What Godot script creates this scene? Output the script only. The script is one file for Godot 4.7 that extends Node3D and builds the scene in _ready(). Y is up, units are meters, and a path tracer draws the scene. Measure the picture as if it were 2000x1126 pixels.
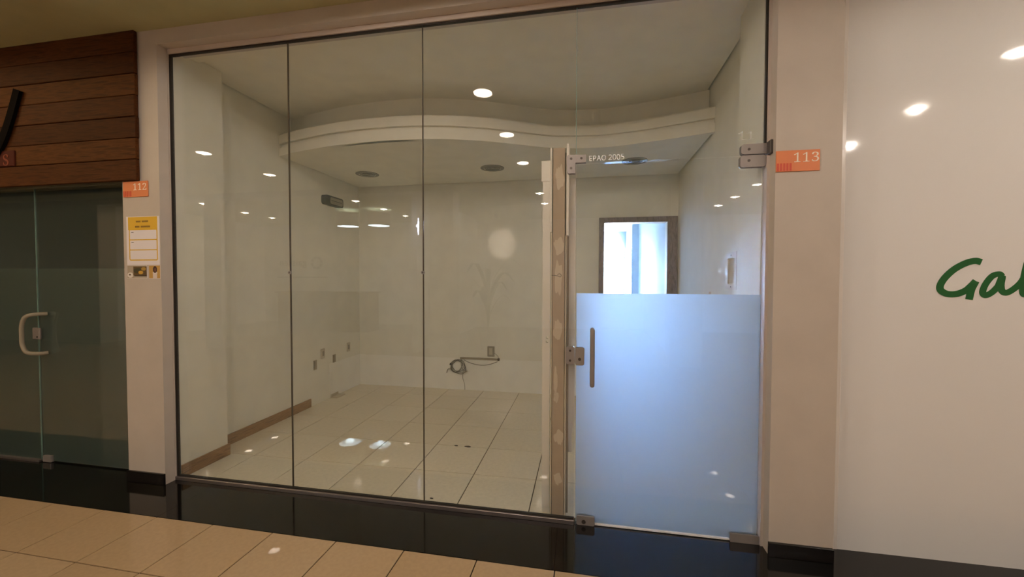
extends Node3D
# An empty glass-fronted shop in a mall hall: everything in metres, the shop glass lies in the plane z = 0, the hall is z > 0, the shop z < 0.

var M := {}
var cache := {}
var rng := RandomNumberGenerator.new()
const HALL_H := 3.13
const XL := -2.959
const XR := 1.119
const ZB := -2.641

func _ready():
	rng.seed = 7
	# ---------------------------------------------------------------- camera, sky, exposure
	var cam := Camera3D.new()
	cam.name = "camera"
	cam.fov = rad_to_deg(2.0 * atan(563.0 / 795.67))
	cam.near = 0.05
	cam.far = 100.0
	cam.transform = Transform3D(Basis(Vector3.UP, deg_to_rad(10.6775)) * Basis(Vector3.RIGHT, deg_to_rad(-1.49988)) * Basis(Vector3(0, 0, 1), deg_to_rad(0.10717)), Vector3(0.0989, 1.45, 2.4051))
	add_child(cam)
	cam.current = true
	var env := Environment.new()
	var sky := Sky.new()
	var sm := ProceduralSkyMaterial.new()
	sm.sky_top_color = Color(0.50, 0.69, 1.0)
	sm.sky_horizon_color = Color(0.60, 0.78, 1.0)
	sm.ground_bottom_color = Color(0.55, 0.60, 0.66)
	sm.ground_horizon_color = Color(0.66, 0.72, 0.80)
	sky.sky_material = sm
	env.background_mode = Environment.BG_SKY
	env.sky = sky
	env.background_energy_multiplier = 400.0
	env.tonemap_mode = Environment.TONE_MAPPER_LINEAR
	env.tonemap_exposure = 1.40
	env.sdfgi_enabled = true
	env.ssao_enabled = true
	env.ssil_enabled = true
	var we := WorldEnvironment.new()
	we.name = "world_environment"
	we.environment = env
	add_child(we)
	materials()
	hall_shell()
	shop_shell()
	dropped_ceiling()
	back_room()
	shopfront()
	shop_door()
	neighbour_112()
	neighbour_panel()
	opposite_store()
	downlights()
	stub()
	shop_fittings()
	plates_and_notice()

# ==================================================================== helpers
func wpos(n) -> Vector3:
	var p := Vector3.ZERO
	var k = n
	while k != self and k is Node3D:
		p += k.position
		k = k.get_parent()
	return p

func numbered(called: String) -> String:
	if not has_node(called):
		return called
	var i := 1
	while has_node("%s_%03d" % [called, i]):
		i += 1
	return "%s_%03d" % [called, i]

func tag(o: Node, label: String, category := "", group := "", kind := "") -> Node:
	if label: o.set_meta("label", label)
	if category: o.set_meta("category", category)
	if group: o.set_meta("group", group)
	if kind: o.set_meta("kind", kind)
	return o

func thing(called: String, label: String, category: String, at := Vector3.ZERO, group := "", kind := "") -> Node3D:
	var o := Node3D.new()
	o.name = numbered(called)
	add_child(o)
	o.position = at
	tag(o, label, category, group, kind)
	return o

func struct(called: String, label: String, category: String) -> Node3D:
	return thing(called, label, category, Vector3.ZERO, "", "structure")

# a mesh under a parent; `at` is in world coordinates
func obj(called: String, mesh: Mesh, m: Material, parent: Node = self, at := Vector3.ZERO, turn := Vector3.ZERO) -> MeshInstance3D:
	var o := MeshInstance3D.new()
	o.name = numbered(called) if parent == self else called
	o.mesh = mesh
	o.material_override = m
	o.cast_shadow = GeometryInstance3D.SHADOW_CASTING_SETTING_ON
	parent.add_child(o, true)
	o.position = at - (Vector3.ZERO if parent == self else wpos(parent))
	o.rotation = turn
	return o

func tri(st: SurfaceTool, a: Vector3, b: Vector3, c: Vector3, n: Vector3):
	if (b - a).cross(c - a).dot(n) > 0.0:
		var t := b
		b = c
		c = t
	for v in [a, b, c]:
		st.set_normal(n)
		st.add_vertex(v)

func quad(st: SurfaceTool, a: Vector3, b: Vector3, c: Vector3, d: Vector3, n: Vector3):
	tri(st, a, b, c, n)
	tri(st, a, c, d, n)

func begin() -> SurfaceTool:
	var st := SurfaceTool.new()
	st.begin(Mesh.PRIMITIVE_TRIANGLES)
	return st

# box with chamfered edges, centred
func cbox_into(st: SurfaceTool, s: Vector3, c: float, at: Vector3):
	var h := s / 2.0
	if c <= 0.0:
		for ax in 3:
			for sg in [-1.0, 1.0]:
				var n := Vector3.ZERO
				n[ax] = sg
				var u := (ax + 1) % 3
				var w := (ax + 2) % 3
				var q := []
				for k in [[-1, -1], [1, -1], [1, 1], [-1, 1]]:
					var p := Vector3.ZERO
					p[ax] = sg * h[ax]
					p[u] = k[0] * h[u]
					p[w] = k[1] * h[w]
					q.append(p + at)
				quad(st, q[0], q[1], q[2], q[3], n)
		return
	for ax in 3:
		var u := (ax + 1) % 3
		var w := (ax + 2) % 3
		for sg in [-1.0, 1.0]:
			var n := Vector3.ZERO
			n[ax] = sg
			var q := []
			for k in [[-1, -1], [1, -1], [1, 1], [-1, 1]]:
				var p := Vector3.ZERO
				p[ax] = sg * h[ax]
				p[u] = k[0] * (h[u] - c)
				p[w] = k[1] * (h[w] - c)
				q.append(p + at)
			quad(st, q[0], q[1], q[2], q[3], n)
		for su in [-1.0, 1.0]:
			for sw in [-1.0, 1.0]:
				var n2 := Vector3.ZERO
				n2[u] = su
				n2[w] = sw
				n2 = n2.normalized()
				var p1 := Vector3.ZERO
				p1[u] = su * h[u]
				p1[w] = sw * (h[w] - c)
				p1[ax] = h[ax] - c
				var p2 := p1
				p2[ax] = -p1[ax]
				var p3 := p1
				p3[u] = su * (h[u] - c)
				p3[w] = sw * h[w]
				var p4 := p3
				p4[ax] = -p3[ax]
				quad(st, p1 + at, p2 + at, p4 + at, p3 + at, n2)
	for a in [-1.0, 1.0]:
		for b in [-1.0, 1.0]:
			for d in [-1.0, 1.0]:
				var sgn := Vector3(a, b, d)
				var k := h - Vector3(c, c, c)
				tri(st, Vector3(h.x, k.y, k.z) * sgn + at, Vector3(k.x, h.y, k.z) * sgn + at, Vector3(k.x, k.y, h.z) * sgn + at, sgn.normalized())

func cbox(s: Vector3, c := 0.0) -> Mesh:
	var key := "b%.4f,%.4f,%.4f,%.4f" % [s.x, s.y, s.z, c]
	if not cache.has(key):
		var st := begin()
		cbox_into(st, s, c, Vector3.ZERO)
		cache[key] = st.commit()
	return cache[key]

func box(called: String, lo: Vector3, hi: Vector3, m: Material, parent: Node = self, c := 0.0) -> MeshInstance3D:
	return obj(called, cbox((hi - lo).abs(), c), m, parent, (lo + hi) / 2.0)

# several boxes joined into one piece: list of [lo, hi]
func boxes(called: String, list: Array, m: Material, parent: Node = self) -> MeshInstance3D:
	var st := begin()
	for b in list:
		cbox_into(st, (b[1] - b[0]).abs(), 0.0, (b[0] + b[1]) / 2.0)
	return obj(called, st.commit(), m, parent)

# prism of a polygon in the xy plane between z0 and z1
func prism_into(st: SurfaceTool, poly: PackedVector2Array, z0: float, z1: float):
	var idx := Geometry2D.triangulate_polygon(poly)
	for i in range(0, idx.size(), 3):
		var a := poly[idx[i]]
		var b := poly[idx[i + 1]]
		var c := poly[idx[i + 2]]
		tri(st, Vector3(a.x, a.y, z1), Vector3(b.x, b.y, z1), Vector3(c.x, c.y, z1), Vector3(0, 0, signf(z1 - z0)))
		tri(st, Vector3(a.x, a.y, z0), Vector3(b.x, b.y, z0), Vector3(c.x, c.y, z0), Vector3(0, 0, -signf(z1 - z0)))
	var cw := Geometry2D.is_polygon_clockwise(poly)
	for i in poly.size():
		var p := poly[i]
		var q := poly[(i + 1) % poly.size()]
		var e := (q - p).normalized()
		var n := Vector3(-e.y, e.x, 0) if cw else Vector3(e.y, -e.x, 0)
		quad(st, Vector3(p.x, p.y, z0), Vector3(q.x, q.y, z0), Vector3(q.x, q.y, z1), Vector3(p.x, p.y, z1), n)

func prism(poly: PackedVector2Array, z0: float, z1: float) -> Mesh:
	var st := begin()
	prism_into(st, poly, z0, z1)
	return st.commit()

func rounded(x0: float, y0: float, x1: float, y1: float, r: float) -> PackedVector2Array:
	var out := PackedVector2Array()
	for k in [[x1 - r, y1 - r, 0.0], [x0 + r, y1 - r, 90.0], [x0 + r, y0 + r, 180.0], [x1 - r, y0 + r, 270.0]]:
		for i in 5:
			var a := deg_to_rad(k[2] + i * 22.5)
			out.append(Vector2(k[0] + r * cos(a), k[1] + r * sin(a)))
	return out

func smooth(pts: Array, k := 6) -> Array:
	var out := []
	for i in pts.size() - 1:
		var p0 = pts[maxi(i - 1, 0)]
		var p1 = pts[i]
		var p2 = pts[i + 1]
		var p3 = pts[mini(i + 2, pts.size() - 1)]
		for j in k:
			var t := float(j) / k
			out.append(0.5 * (2.0 * p1 + (p2 - p0) * t + (2.0 * p0 - 5.0 * p1 + 4.0 * p2 - p3) * t * t + (3.0 * p1 - p0 - 3.0 * p2 + p3) * t * t * t))
	out.append(pts[-1])
	return out

# a brush stroke: a flat ribbon with round ends, w wide, raised from z0 to z1
func stroke_into(st: SurfaceTool, pts: Array, w: float, z0: float, z1: float):
	for poly in Geometry2D.offset_polyline(PackedVector2Array(smooth(pts)), w / 2.0, Geometry2D.JOIN_ROUND, Geometry2D.END_ROUND):
		if not Geometry2D.is_polygon_clockwise(poly):
			prism_into(st, poly, z0, z1)

func tube_into(st: SurfaceTool, pts: Array, r: float, n := 8, caps := true):
	var rings := []
	var side := Vector3.ZERO
	for i in pts.size():
		var d: Vector3 = (pts[mini(i + 1, pts.size() - 1)] - pts[maxi(i - 1, 0)]).normalized()
		if side == Vector3.ZERO:
			side = d.cross(Vector3.UP if absf(d.y) < 0.9 else Vector3.RIGHT).normalized()
		side = (side - d * side.dot(d)).normalized()
		var up := d.cross(side)
		var ring := []
		for k in n:
			var a := TAU * k / n
			ring.append([pts[i] + (side * cos(a) + up * sin(a)) * r, side * cos(a) + up * sin(a)])
		rings.append(ring)
	for i in rings.size() - 1:
		for k in n:
			var a = rings[i][k]
			var b = rings[i][(k + 1) % n]
			var c = rings[i + 1][(k + 1) % n]
			var d = rings[i + 1][k]
			for t in [[a, b, c], [a, c, d]]:
				var m: Vector3 = t[0][1] + t[1][1] + t[2][1]
				var flip: bool = (t[1][0] - t[0][0]).cross(t[2][0] - t[0][0]).dot(m) > 0.0
				for q in ([t[0], t[2], t[1]] if flip else t):
					st.set_normal(q[1])
					st.add_vertex(q[0])
	if caps:
		for e in [[0, 1], [rings.size() - 1, rings.size() - 2]]:
			var nn: Vector3 = (pts[e[0]] - pts[e[1]]).normalized()
			for k in range(1, n - 1):
				tri(st, rings[e[0]][0][0], rings[e[0]][k][0], rings[e[0]][k + 1][0], nn)

func tube(pts: Array, r: float, n := 8) -> Mesh:
	var st := begin()
	tube_into(st, pts, r, n)
	return st.commit()

# turned shape round the y axis; profile of (radius, height)
func lathe(profile: Array, n := 32) -> Mesh:
	var st := begin()
	for i in profile.size() - 1:
		var p: Vector2 = profile[i]
		var q: Vector2 = profile[i + 1]
		var e := (q - p).normalized()
		for k in n:
			var a0 := TAU * k / n
			var a1 := TAU * (k + 1) / n
			var am := (a0 + a1) / 2.0
			var nn := Vector3(e.y * cos(am), -e.x, e.y * sin(am)).normalized()
			var v := func(r: Vector2, a: float): return Vector3(r.x * cos(a), r.y, r.x * sin(a))
			if p.x > 0.0: tri(st, v.call(p, a0), v.call(p, a1), v.call(q, a1), nn)
			if q.x > 0.0: tri(st, v.call(p, a0), v.call(q, a1), v.call(q, a0), nn)
	return st.commit()

func letters(called: String, words: String, cap: float, m: Material, parent: Node, at: Vector3, depth := 0.002, font := "Droid Sans", bold := false, turn := Vector3.ZERO, stretch := 1.0) -> MeshInstance3D:
	var f := SystemFont.new()
	f.font_names = PackedStringArray([font])
	f.font_weight = 700 if bold else 400
	var t := TextMesh.new()
	t.text = words
	t.font = f
	t.font_size = 64
	t.pixel_size = cap / (64.0 * 0.714)
	t.depth = depth
	t.curve_step = 1.0
	var o := obj(called, t, m, parent, at, turn)
	o.scale.x = stretch
	return o

# ==================================================================== materials
func noise_tex(freq: float, ramp: Array, kind := FastNoiseLite.TYPE_SIMPLEX_SMOOTH, oct := 4, size := 512, seed_ := 1) -> NoiseTexture2D:
	var n := FastNoiseLite.new()
	n.noise_type = kind
	n.frequency = freq
	n.fractal_octaves = oct
	n.seed = seed_
	var t := NoiseTexture2D.new()
	t.width = size
	t.height = size
	t.seamless = true
	t.noise = n
	var g := Gradient.new()
	g.offsets = PackedFloat32Array(ramp.map(func(r): return r[0]))
	g.colors = PackedColorArray(ramp.map(func(r): return r[1]))
	t.color_ramp = g
	return t

func grey(v: float) -> Color:
	return Color(v, v, v)

func mat(called: String, c: Color, rough := 0.8, spec := 0.5, metal := 0.0) -> StandardMaterial3D:
	var m := StandardMaterial3D.new()
	m.resource_name = called
	m.albedo_color = c
	m.roughness = rough
	m.metallic = metal
	m.metallic_specular = spec
	M[called] = m
	return m

func textured(m: StandardMaterial3D, t: Texture2D, scale: Vector3):
	m.albedo_texture = t
	m.uv1_triplanar = true
	m.uv1_world_triplanar = true
	m.uv1_scale = scale

func glowing(called: String, c: Color, e: float) -> StandardMaterial3D:
	var m := mat(called, Color(0.9, 0.9, 0.9), 0.6)
	m.emission_enabled = true
	m.emission = c
	m.emission_energy_multiplier = e
	return m

func materials():
	var mottle := noise_tex(0.012, [[0.0, grey(0.965)], [0.5, grey(0.985)], [1.0, grey(1.0)]])
	var fine := noise_tex(0.05, [[0.0, grey(0.95)], [1.0, grey(1.0)]], FastNoiseLite.TYPE_SIMPLEX_SMOOTH, 5, 512, 4)
	for a in [["hall_wall", Color8(200, 188, 177), 0.55], ["hall_ceiling", Color8(186, 182, 142), 0.85], ["shop_wall", Color8(240, 236, 220), 0.55], ["shop_ceiling", Color8(242, 236, 220), 0.85], ["shop_band", Color8(250, 247, 236), 0.55], ["room_wall", Color8(206, 216, 222), 0.7], ["jamb", Color8(206, 192, 182), 0.5]]:
		textured(mat(a[0], a[1], a[2], 0.5), mottle, Vector3(0.6, 0.6, 0.6))
	for i in 3:
		textured(mat("hall_tile_%d" % i, [Color8(195, 165, 128), Color8(192, 161, 124), Color8(198, 169, 133)][i], 0.015, 0.5), fine, Vector3(1.3, 1.3, 1.3))
		textured(mat("shop_tile_%d" % i, [Color8(240, 229, 204), Color8(237, 226, 200), Color8(242, 232, 208)][i], 0.09, 0.5), fine, Vector3(1.1, 1.1, 1.1))
	mat("grout", Color8(44, 29, 18), 0.95)
	mat("shop_grout", Color8(72, 55, 36), 0.95)
	var speck := noise_tex(0.22, [[0.0, Color8(10, 10, 10)], [0.62, Color8(24, 22, 22)], [0.80, Color8(46, 43, 42)], [1.0, Color8(78, 72, 70)]], FastNoiseLite.TYPE_CELLULAR, 3, 512, 9)
	textured(mat("granite", Color8(190, 176, 160), 0.08, 0.5), speck, Vector3(2.2, 2.2, 2.2))
	mat("skirt_black", Color8(20, 17, 17), 0.22)
	var grain := noise_tex(0.016, [[0.0, grey(0.62)], [0.35, grey(0.82)], [0.55, grey(0.92)], [0.75, grey(0.78)], [1.0, grey(1.0)]], FastNoiseLite.TYPE_SIMPLEX, 5, 512, 12)
	for i in 3:
		textured(mat("plank_%d" % i, [Color8(92, 52, 22), Color8(84, 46, 18), Color8(102, 60, 26)][i], 0.7, 0.25), grain, Vector3(0.35, 4.5, 4.5))
	textured(mat("wood_skirting", Color8(176, 128, 78), 0.45), grain, Vector3(0.5, 6.0, 0.5))
	textured(mat("door_frame", Color8(146, 126, 120), 0.45), grain, Vector3(3.0, 0.6, 3.0))
	textured(mat("fibre_core", Color8(172, 150, 128), 0.9), mottle, Vector3(3, 1.5, 3))
	mat("plaster_white", Color8(222, 212, 200), 0.9)
	mat("plaster_pale", Color8(196, 178, 156), 0.92)
	mat("plaster_warm", Color8(200, 182, 160), 0.92)
	mat("old_handle", Color8(150, 140, 122), 0.4)
	mat("white_paint", Color8(226, 218, 206), 0.5)
	mat("steel", Color8(150, 141, 137), 0.38, 0.5, 0.35)
	mat("steel_dark", Color8(84, 76, 72), 0.4, 0.5, 0.6)
	mat("aluminium", Color8(150, 140, 138), 0.42, 0.5, 0.85)
	mat("gasket", Color8(34, 24, 16), 0.7)
	mat("sealant", Color8(70, 54, 34), 0.6)
	mat("black_plastic", Color8(30, 27, 24), 0.5)
	mat("box_plastic", Color8(206, 194, 168), 0.7)
	mat("scrap_brown", Color8(50, 40, 30), 0.9)
	mat("socket_plastic", Color8(196, 184, 160), 0.5)
	mat("grey_plastic", Color8(150, 142, 126), 0.6)
	mat("metal_grey", Color8(128, 118, 106), 0.5)
	mat("cable_grey", Color8(150, 142, 128), 0.6)
	mat("cable_dark", Color8(84, 74, 60), 0.6)
	mat("raceway", Color8(150, 136, 112), 0.6)
	mat("orange", Color8(224, 128, 72), 0.4)
	mat("red_orange", Color8(206, 66, 34), 0.4)
	mat("digit_white", Color8(248, 232, 214), 0.5)
	mat("paper", Color8(235, 228, 232), 0.7)
	mat("yellow_print", Color8(228, 182, 50), 0.7)
	mat("ink_brown", Color8(150, 112, 32), 0.7)
	mat("ink_dark", Color8(70, 60, 60), 0.7)
	mat("sign_metal", Color8(14, 10, 8), 0.8, 0.15)
	mat("sign_red", Color8(72, 30, 20), 0.7, 0.25)
	mat("sign_red_light", Color8(132, 72, 52), 0.7, 0.25)
	mat("gloss_panel", Color8(232, 229, 228), 0.05, 0.5)
	mat("panel_edge", Color8(240, 234, 230), 0.2)
	mat("green_vinyl", Color8(28, 96, 46), 0.35)
	mat("vinyl_white", Color8(235, 232, 228), 0.6)
	var faded := mat("vinyl_faded", Color(0.95, 0.95, 0.93, 0.22), 0.6)
	faded.transparency = BaseMaterial3D.TRANSPARENCY_ALPHA
	var g := mat("glass", Color(0.80, 0.90, 0.86, 0.03), 0.0, 0.5)
	g.transparency = BaseMaterial3D.TRANSPARENCY_ALPHA
	mat("glass_edge", Color8(120, 150, 140), 0.2)
	var fr := mat("frosted", Color(0.88, 0.94, 1.0, 0.12), 0.58, 0.5)
	fr.refraction_enabled = true
	fr.refraction_scale = 0.05
	var fr2 := mat("frosted_green", Color(0.30, 0.44, 0.40, 0.08), 0.6, 0.5)
	fr2.refraction_enabled = true
	fr2.refraction_scale = 0.05
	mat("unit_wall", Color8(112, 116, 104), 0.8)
	mat("dark_cabinet", Color8(58, 52, 46), 0.5)
	mat("teal_cabinet", Color8(58, 78, 78), 0.5)
	mat("room_floor", Color8(168, 158, 142), 0.3)
	mat("store_white", Color8(232, 230, 230), 0.7)
	mat("sign_grey", Color8(96, 92, 96), 0.5)
	mat("desk_wood", Color8(120, 92, 62), 0.5)
	mat("shade_fabric", Color8(150, 130, 112), 0.85)
	mat("leaf", Color8(60, 84, 44), 0.6)
	mat("clay", Color8(140, 92, 66), 0.8)
	glowing("lamp_warm", Color(1.0, 0.93, 0.85), 24.0)
	glowing("lamp_cool", Color(0.86, 0.96, 1.0), 14.0)
	glowing("lamp_sign", Color(0.86, 0.90, 1.0), 18.0)

# ==================================================================== the hall
func hall_shell():
	# floor: square tiles on a bed, black granite along the shopfronts
	var f := struct("floor", "polished beige square floor tiles of the mall hall", "floor")
	box("bed", Vector3(-16.0, -0.16, -0.05), Vector3(6.2, -0.006, 9.4), M.grout, f)
	var x0 := -0.855 - 0.4 * 13
	for i in 24:
		for k in 11:
			var lo := Vector3(x0 + i * 0.4, -0.006, 0.418 + k * 0.4)
			var hi := lo + Vector3(0.3940, 0.006, 0.3940)
			obj("tile", cbox(hi - lo, 0.001), M["hall_tile_%d" % rng.randi_range(0, 2)], f, (lo + hi) / 2.0)
	box("tile_field", Vector3(-16.0, -0.006, 0.418), Vector3(x0 - 0.003, 0.0, 9.4), M.hall_tile_0, f)
	box("tile_field", Vector3(x0 + 9.6, -0.006, 0.418), Vector3(6.2, 0.0, 9.4), M.hall_tile_0, f)
	box("tile_field", Vector3(x0, -0.006, 0.418 + 4.4), Vector3(x0 + 9.597, 0.0, 9.4), M.hall_tile_0, f)
	var gr := struct("trim_1", "black polished granite strip along the shopfronts", "threshold")
	var cuts := [-16.0, -13.2, -10.4, -7.6, -4.95, -2.46, -0.065, 2.35, 4.3, 6.2]
	for i in cuts.size() - 1:
		box("slab", Vector3(cuts[i] + 0.0006, -0.03, -0.05), Vector3(cuts[i + 1] - 0.0006, 0.0, 0.414), M.granite, gr)
	# ceiling, end walls
	var c := box("ceiling", Vector3(-16.0, HALL_H, 0.0), Vector3(6.2, HALL_H + 0.15, 9.5), M.hall_ceiling)
	tag(c, "plain cream ceiling over the mall hall", "ceiling", "", "structure")
	tag(box("wall_left", Vector3(-16.1, -0.1, -0.1), Vector3(-16.0, 3.2, 9.5), M.hall_wall), "plain wall closing the dim end of the hall", "wall", "", "structure")
	tag(box("wall_right", Vector3(6.2, -0.1, -0.1), Vector3(6.3, 3.2, 9.5), M.hall_wall), "plain wall closing the bright end of the hall", "wall", "", "structure")
	# the shopfront wall: two pillars and the lintel over the glass
	var w := struct("wall_front", "cream shopfront wall with two pillars and a lintel round the empty shop's glass", "wall")
	boxes("lintel", [[Vector3(-16.0, 3.034, -0.1), Vector3(-3.115, HALL_H, 0.09)], [Vector3(-3.115, 3.034, -0.1), Vector3(1.335, HALL_H, 0.09)], [Vector3(1.335, 3.0, -0.1), Vector3(6.2, HALL_H, 0.09)]], M.hall_wall, w)
	box("pillar", Vector3(-3.115, -0.02, -0.10), Vector3(-2.801, 3.034, 0.09), M.hall_wall, w)
	box("pillar", Vector3(1.034, -0.02, -0.10), Vector3(1.335, 3.034, 0.09), M.hall_wall, w)
	tag(box("baseboard_left", Vector3(-3.117, 0.0, 0.09), Vector3(-2.797, 0.079, 0.106), M.skirt_black, self, 0.002), "black granite skirting at the foot of the pillar beside unit 112", "skirting", "", "structure")
	tag(box("baseboard_right", Vector3(1.030, 0.0, 0.09), Vector3(1.332, 0.073, 0.106), M.skirt_black, self, 0.002), "black granite skirting at the foot of the pillar with plate 113", "skirting", "", "structure")

# ==================================================================== the empty shop
func shop_shell():
	var f := struct("floor_001", "cream square floor tiles inside the empty shop", "floor")
	box("bed", Vector3(XL - 0.1, -0.16, -8.9), Vector3(1.6, -0.006, -0.05), M.shop_grout, f)
	# the tiles lie a little askew of the glass
	var turn := deg_to_rad(0.8)
	var area := PackedVector2Array([Vector2(XL, ZB + 0.004), Vector2(XR, ZB + 0.004), Vector2(XR, -0.051), Vector2(XL, -0.051)])
	for i in range(-2, 10):
		for k in range(-2, 7):
			var p := PackedVector2Array()
			for q in [[0.0015, 0.0015], [0.4560, 0.0015], [0.4560, 0.4630], [0.0015, 0.4630]]:
				var v := Vector2(-2.57 + i * 0.4615 + q[0], -0.455 - k * 0.468 + q[1])
				p.append((v - Vector2(-1.2, -0.455)).rotated(-turn) + Vector2(-1.2, -0.455))
			for r in Geometry2D.intersect_polygons(p, area):
				var st := begin()
				var flat := PackedVector2Array()
				for v in r: flat.append(Vector2(v.x, -v.y))
				prism_into(st, flat, -0.006, 0.0)
				var o := obj("tile", st.commit(), M["shop_tile_%d" % rng.randi_range(0, 2)], f)
				o.rotation.x = -PI / 2
	# side walls with the two piers beside the glass
	var wl := struct("wall_left_001", "cream left wall of the empty shop with a pier beside the glass", "wall")
	var ya := 0.397
	var yb := 0.509
	var cz := [-1.721, -2.073]
	boxes("wall", [[Vector3(XL - 0.12, -0.1, ZB - 0.12), Vector3(XL, ya, 0.0)], [Vector3(XL - 0.12, yb, ZB - 0.12), Vector3(XL, 3.2, 0.0)], [Vector3(XL - 0.12, ya, cz[0] + 0.032), Vector3(XL, yb, 0.0)], [Vector3(XL - 0.12, ya, cz[1] + 0.032), Vector3(XL, yb, cz[0] - 0.032)], [Vector3(XL - 0.12, ya, ZB - 0.12), Vector3(XL, yb, cz[1] - 0.032)]], M.shop_wall, wl)
	box("pier", Vector3(XL, 0.0, -0.40), Vector3(-2.79, 3.08, -0.012), M.shop_wall, wl)
	box("band", Vector3(XL, 0.0, ZB), Vector3(XL + 0.004, 0.412, -1.98), M.shop_band, wl)
	var wr := struct("wall_right_001", "cool grey right wall of the empty shop with a pier beside the door", "wall")
	box("wall", Vector3(XR, -0.1, ZB - 0.12), Vector3(XR + 0.12, 3.2, -0.1), M.shop_wall, wr)
	box("pier", Vector3(1.02, 0.0, -0.40), Vector3(XR, 3.08, -0.04), M.shop_wall, wr)
	var wb := struct("wall_back", "cream back wall of the empty shop with a lighter patched band along the floor", "wall")
	boxes("wall", [[Vector3(XL, -0.1, ZB - 0.12), Vector3(0.277, 3.2, ZB)], [Vector3(0.277, 2.11, ZB - 0.12), Vector3(0.996, 3.2, ZB)], [Vector3(0.996, -0.1, ZB - 0.12), Vector3(XR, 3.2, ZB)]], M.shop_wall, wb)
	box("band", Vector3(XL + 0.005, 0.0, ZB), Vector3(0.215, 0.408, ZB + 0.006), M.shop_band, wb)
	var c := struct("ceiling_001", "plain upper ceiling of the empty shop above the glass", "ceiling")
	# the ceiling boards stop short of the walls and leave an open shadow gap
	box("slab", Vector3(XL + 0.018, 3.084, -1.9), Vector3(XR - 0.018, 3.10, -0.2), M.shop_ceiling, c)
	box("deck", Vector3(XL - 0.1, 3.16, -3.2), Vector3(XR + 0.1, 3.25, -0.2), M.shop_ceiling, c)
	box("beam", Vector3(XL - 0.1, 3.055, -0.2), Vector3(XR + 0.1, 3.25, -0.1), M.shop_ceiling, c)
	# what is left of the brown skirting
	var b := struct("baseboard_left_001", "brown wooden skirting along the left wall of the empty shop, broken off half way", "skirting")
	box("board", Vector3(-2.79, 0.0, -0.414), Vector3(-2.776, 0.093, -0.012), M.wood_skirting, b, 0.002)
	box("board", Vector3(XL, 0.0, -1.63), Vector3(XL + 0.014, 0.093, -0.402), M.wood_skirting, b, 0.002)
	box("board", Vector3(XL + 0.012, 0.0, -0.414), Vector3(-2.79, 0.093, -0.401), M.wood_skirting, b, 0.002)

func s_front() -> Array:
	return smooth([Vector2(XL, -1.205), Vector2(-2.8, -1.14), Vector2(-2.54, -1.072), Vector2(-2.22, -1.0), Vector2(-1.95, -0.968), Vector2(-1.69, -0.955), Vector2(-1.45, -0.968), Vector2(-1.14, -1.02), Vector2(-0.845, -1.118), Vector2(-0.6, -1.24), Vector2(-0.34, -1.385), Vector2(-0.14, -1.455), Vector2(0.05, -1.487), Vector2(0.32, -1.485), Vector2(0.745, -1.375), Vector2(XR, -1.252)], 5)

# a strip of rectangular section swept along the S curve: d0..d1 behind the front line, y0..y1
func s_strip(d0: float, d1: float, y0: float, y1: float) -> Mesh:
	var line := s_front()
	var st := begin()
	var sec := []
	for i in line.size():
		var t: Vector2 = (line[mini(i + 1, line.size() - 1)] - line[maxi(i - 1, 0)]).normalized()
		var n := Vector2(t.y, -t.x)   # towards the back wall
		if n.y > 0.0: n = -n
		if i == 0 or i == line.size() - 1: n = Vector2(0, -1)
		var a: Vector2 = line[i] + n * d0
		var b: Vector2 = line[i] + n * d1
		a.x = clampf(a.x, XL + 0.001, XR - 0.001)
		b.x = clampf(b.x, XL + 0.001, XR - 0.001)
		sec.append([Vector3(a.x, y0, a.y), Vector3(a.x, y1, a.y), Vector3(b.x, y1, b.y), Vector3(b.x, y0, b.y), Vector3(-n.x, 0, -n.y)])
	for i in sec.size() - 1:
		var p = sec[i]
		var q = sec[i + 1]
		var m: Vector3 = (p[4] + q[4]).normalized()
		for e in [[0, 1, m], [1, 2, Vector3.UP], [2, 3, -m], [3, 0, Vector3.DOWN]]:
			quad(st, p[e[0]], p[e[1]], q[e[1]], q[e[0]], e[2])
	for e in [[0, Vector3.LEFT], [sec.size() - 1, Vector3.RIGHT]]:
		quad(st, sec[e[0]][0], sec[e[0]][1], sec[e[0]][2], sec[e[0]][3], e[1])
	return st.commit()

func dropped_ceiling():
	var c := struct("ceiling_002", "dropped ceiling with a wavy S-shaped double-lipped front edge in the empty shop", "ceiling")
	# the lower ceiling: the area between the curve and the back wall
	var poly := PackedVector2Array()
	for p in s_front(): poly.append(Vector2(clampf(p.x, XL + 0.016, XR - 0.016), -(p.y - 0.02)))
	poly.append(Vector2(XR - 0.016, -ZB - 0.014))
	poly.append(Vector2(XL + 0.016, -ZB - 0.014))
	var o := obj("slab", prism(poly, 2.66, 2.70), M.shop_ceiling, c)
	o.rotation.x = -PI / 2
	obj("lower_band", s_strip(0.0, 0.05, 2.660, 2.738), M.shop_ceiling, c)
	obj("groove", s_strip(0.03, 0.06, 2.738, 2.778), M.shop_ceiling, c)
	obj("upper_band", s_strip(0.0, 0.19, 2.778, 2.866), M.shop_ceiling, c)
	obj("upstand", s_strip(0.17, 0.20, 2.866, 3.084), M.shop_ceiling, c)

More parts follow.
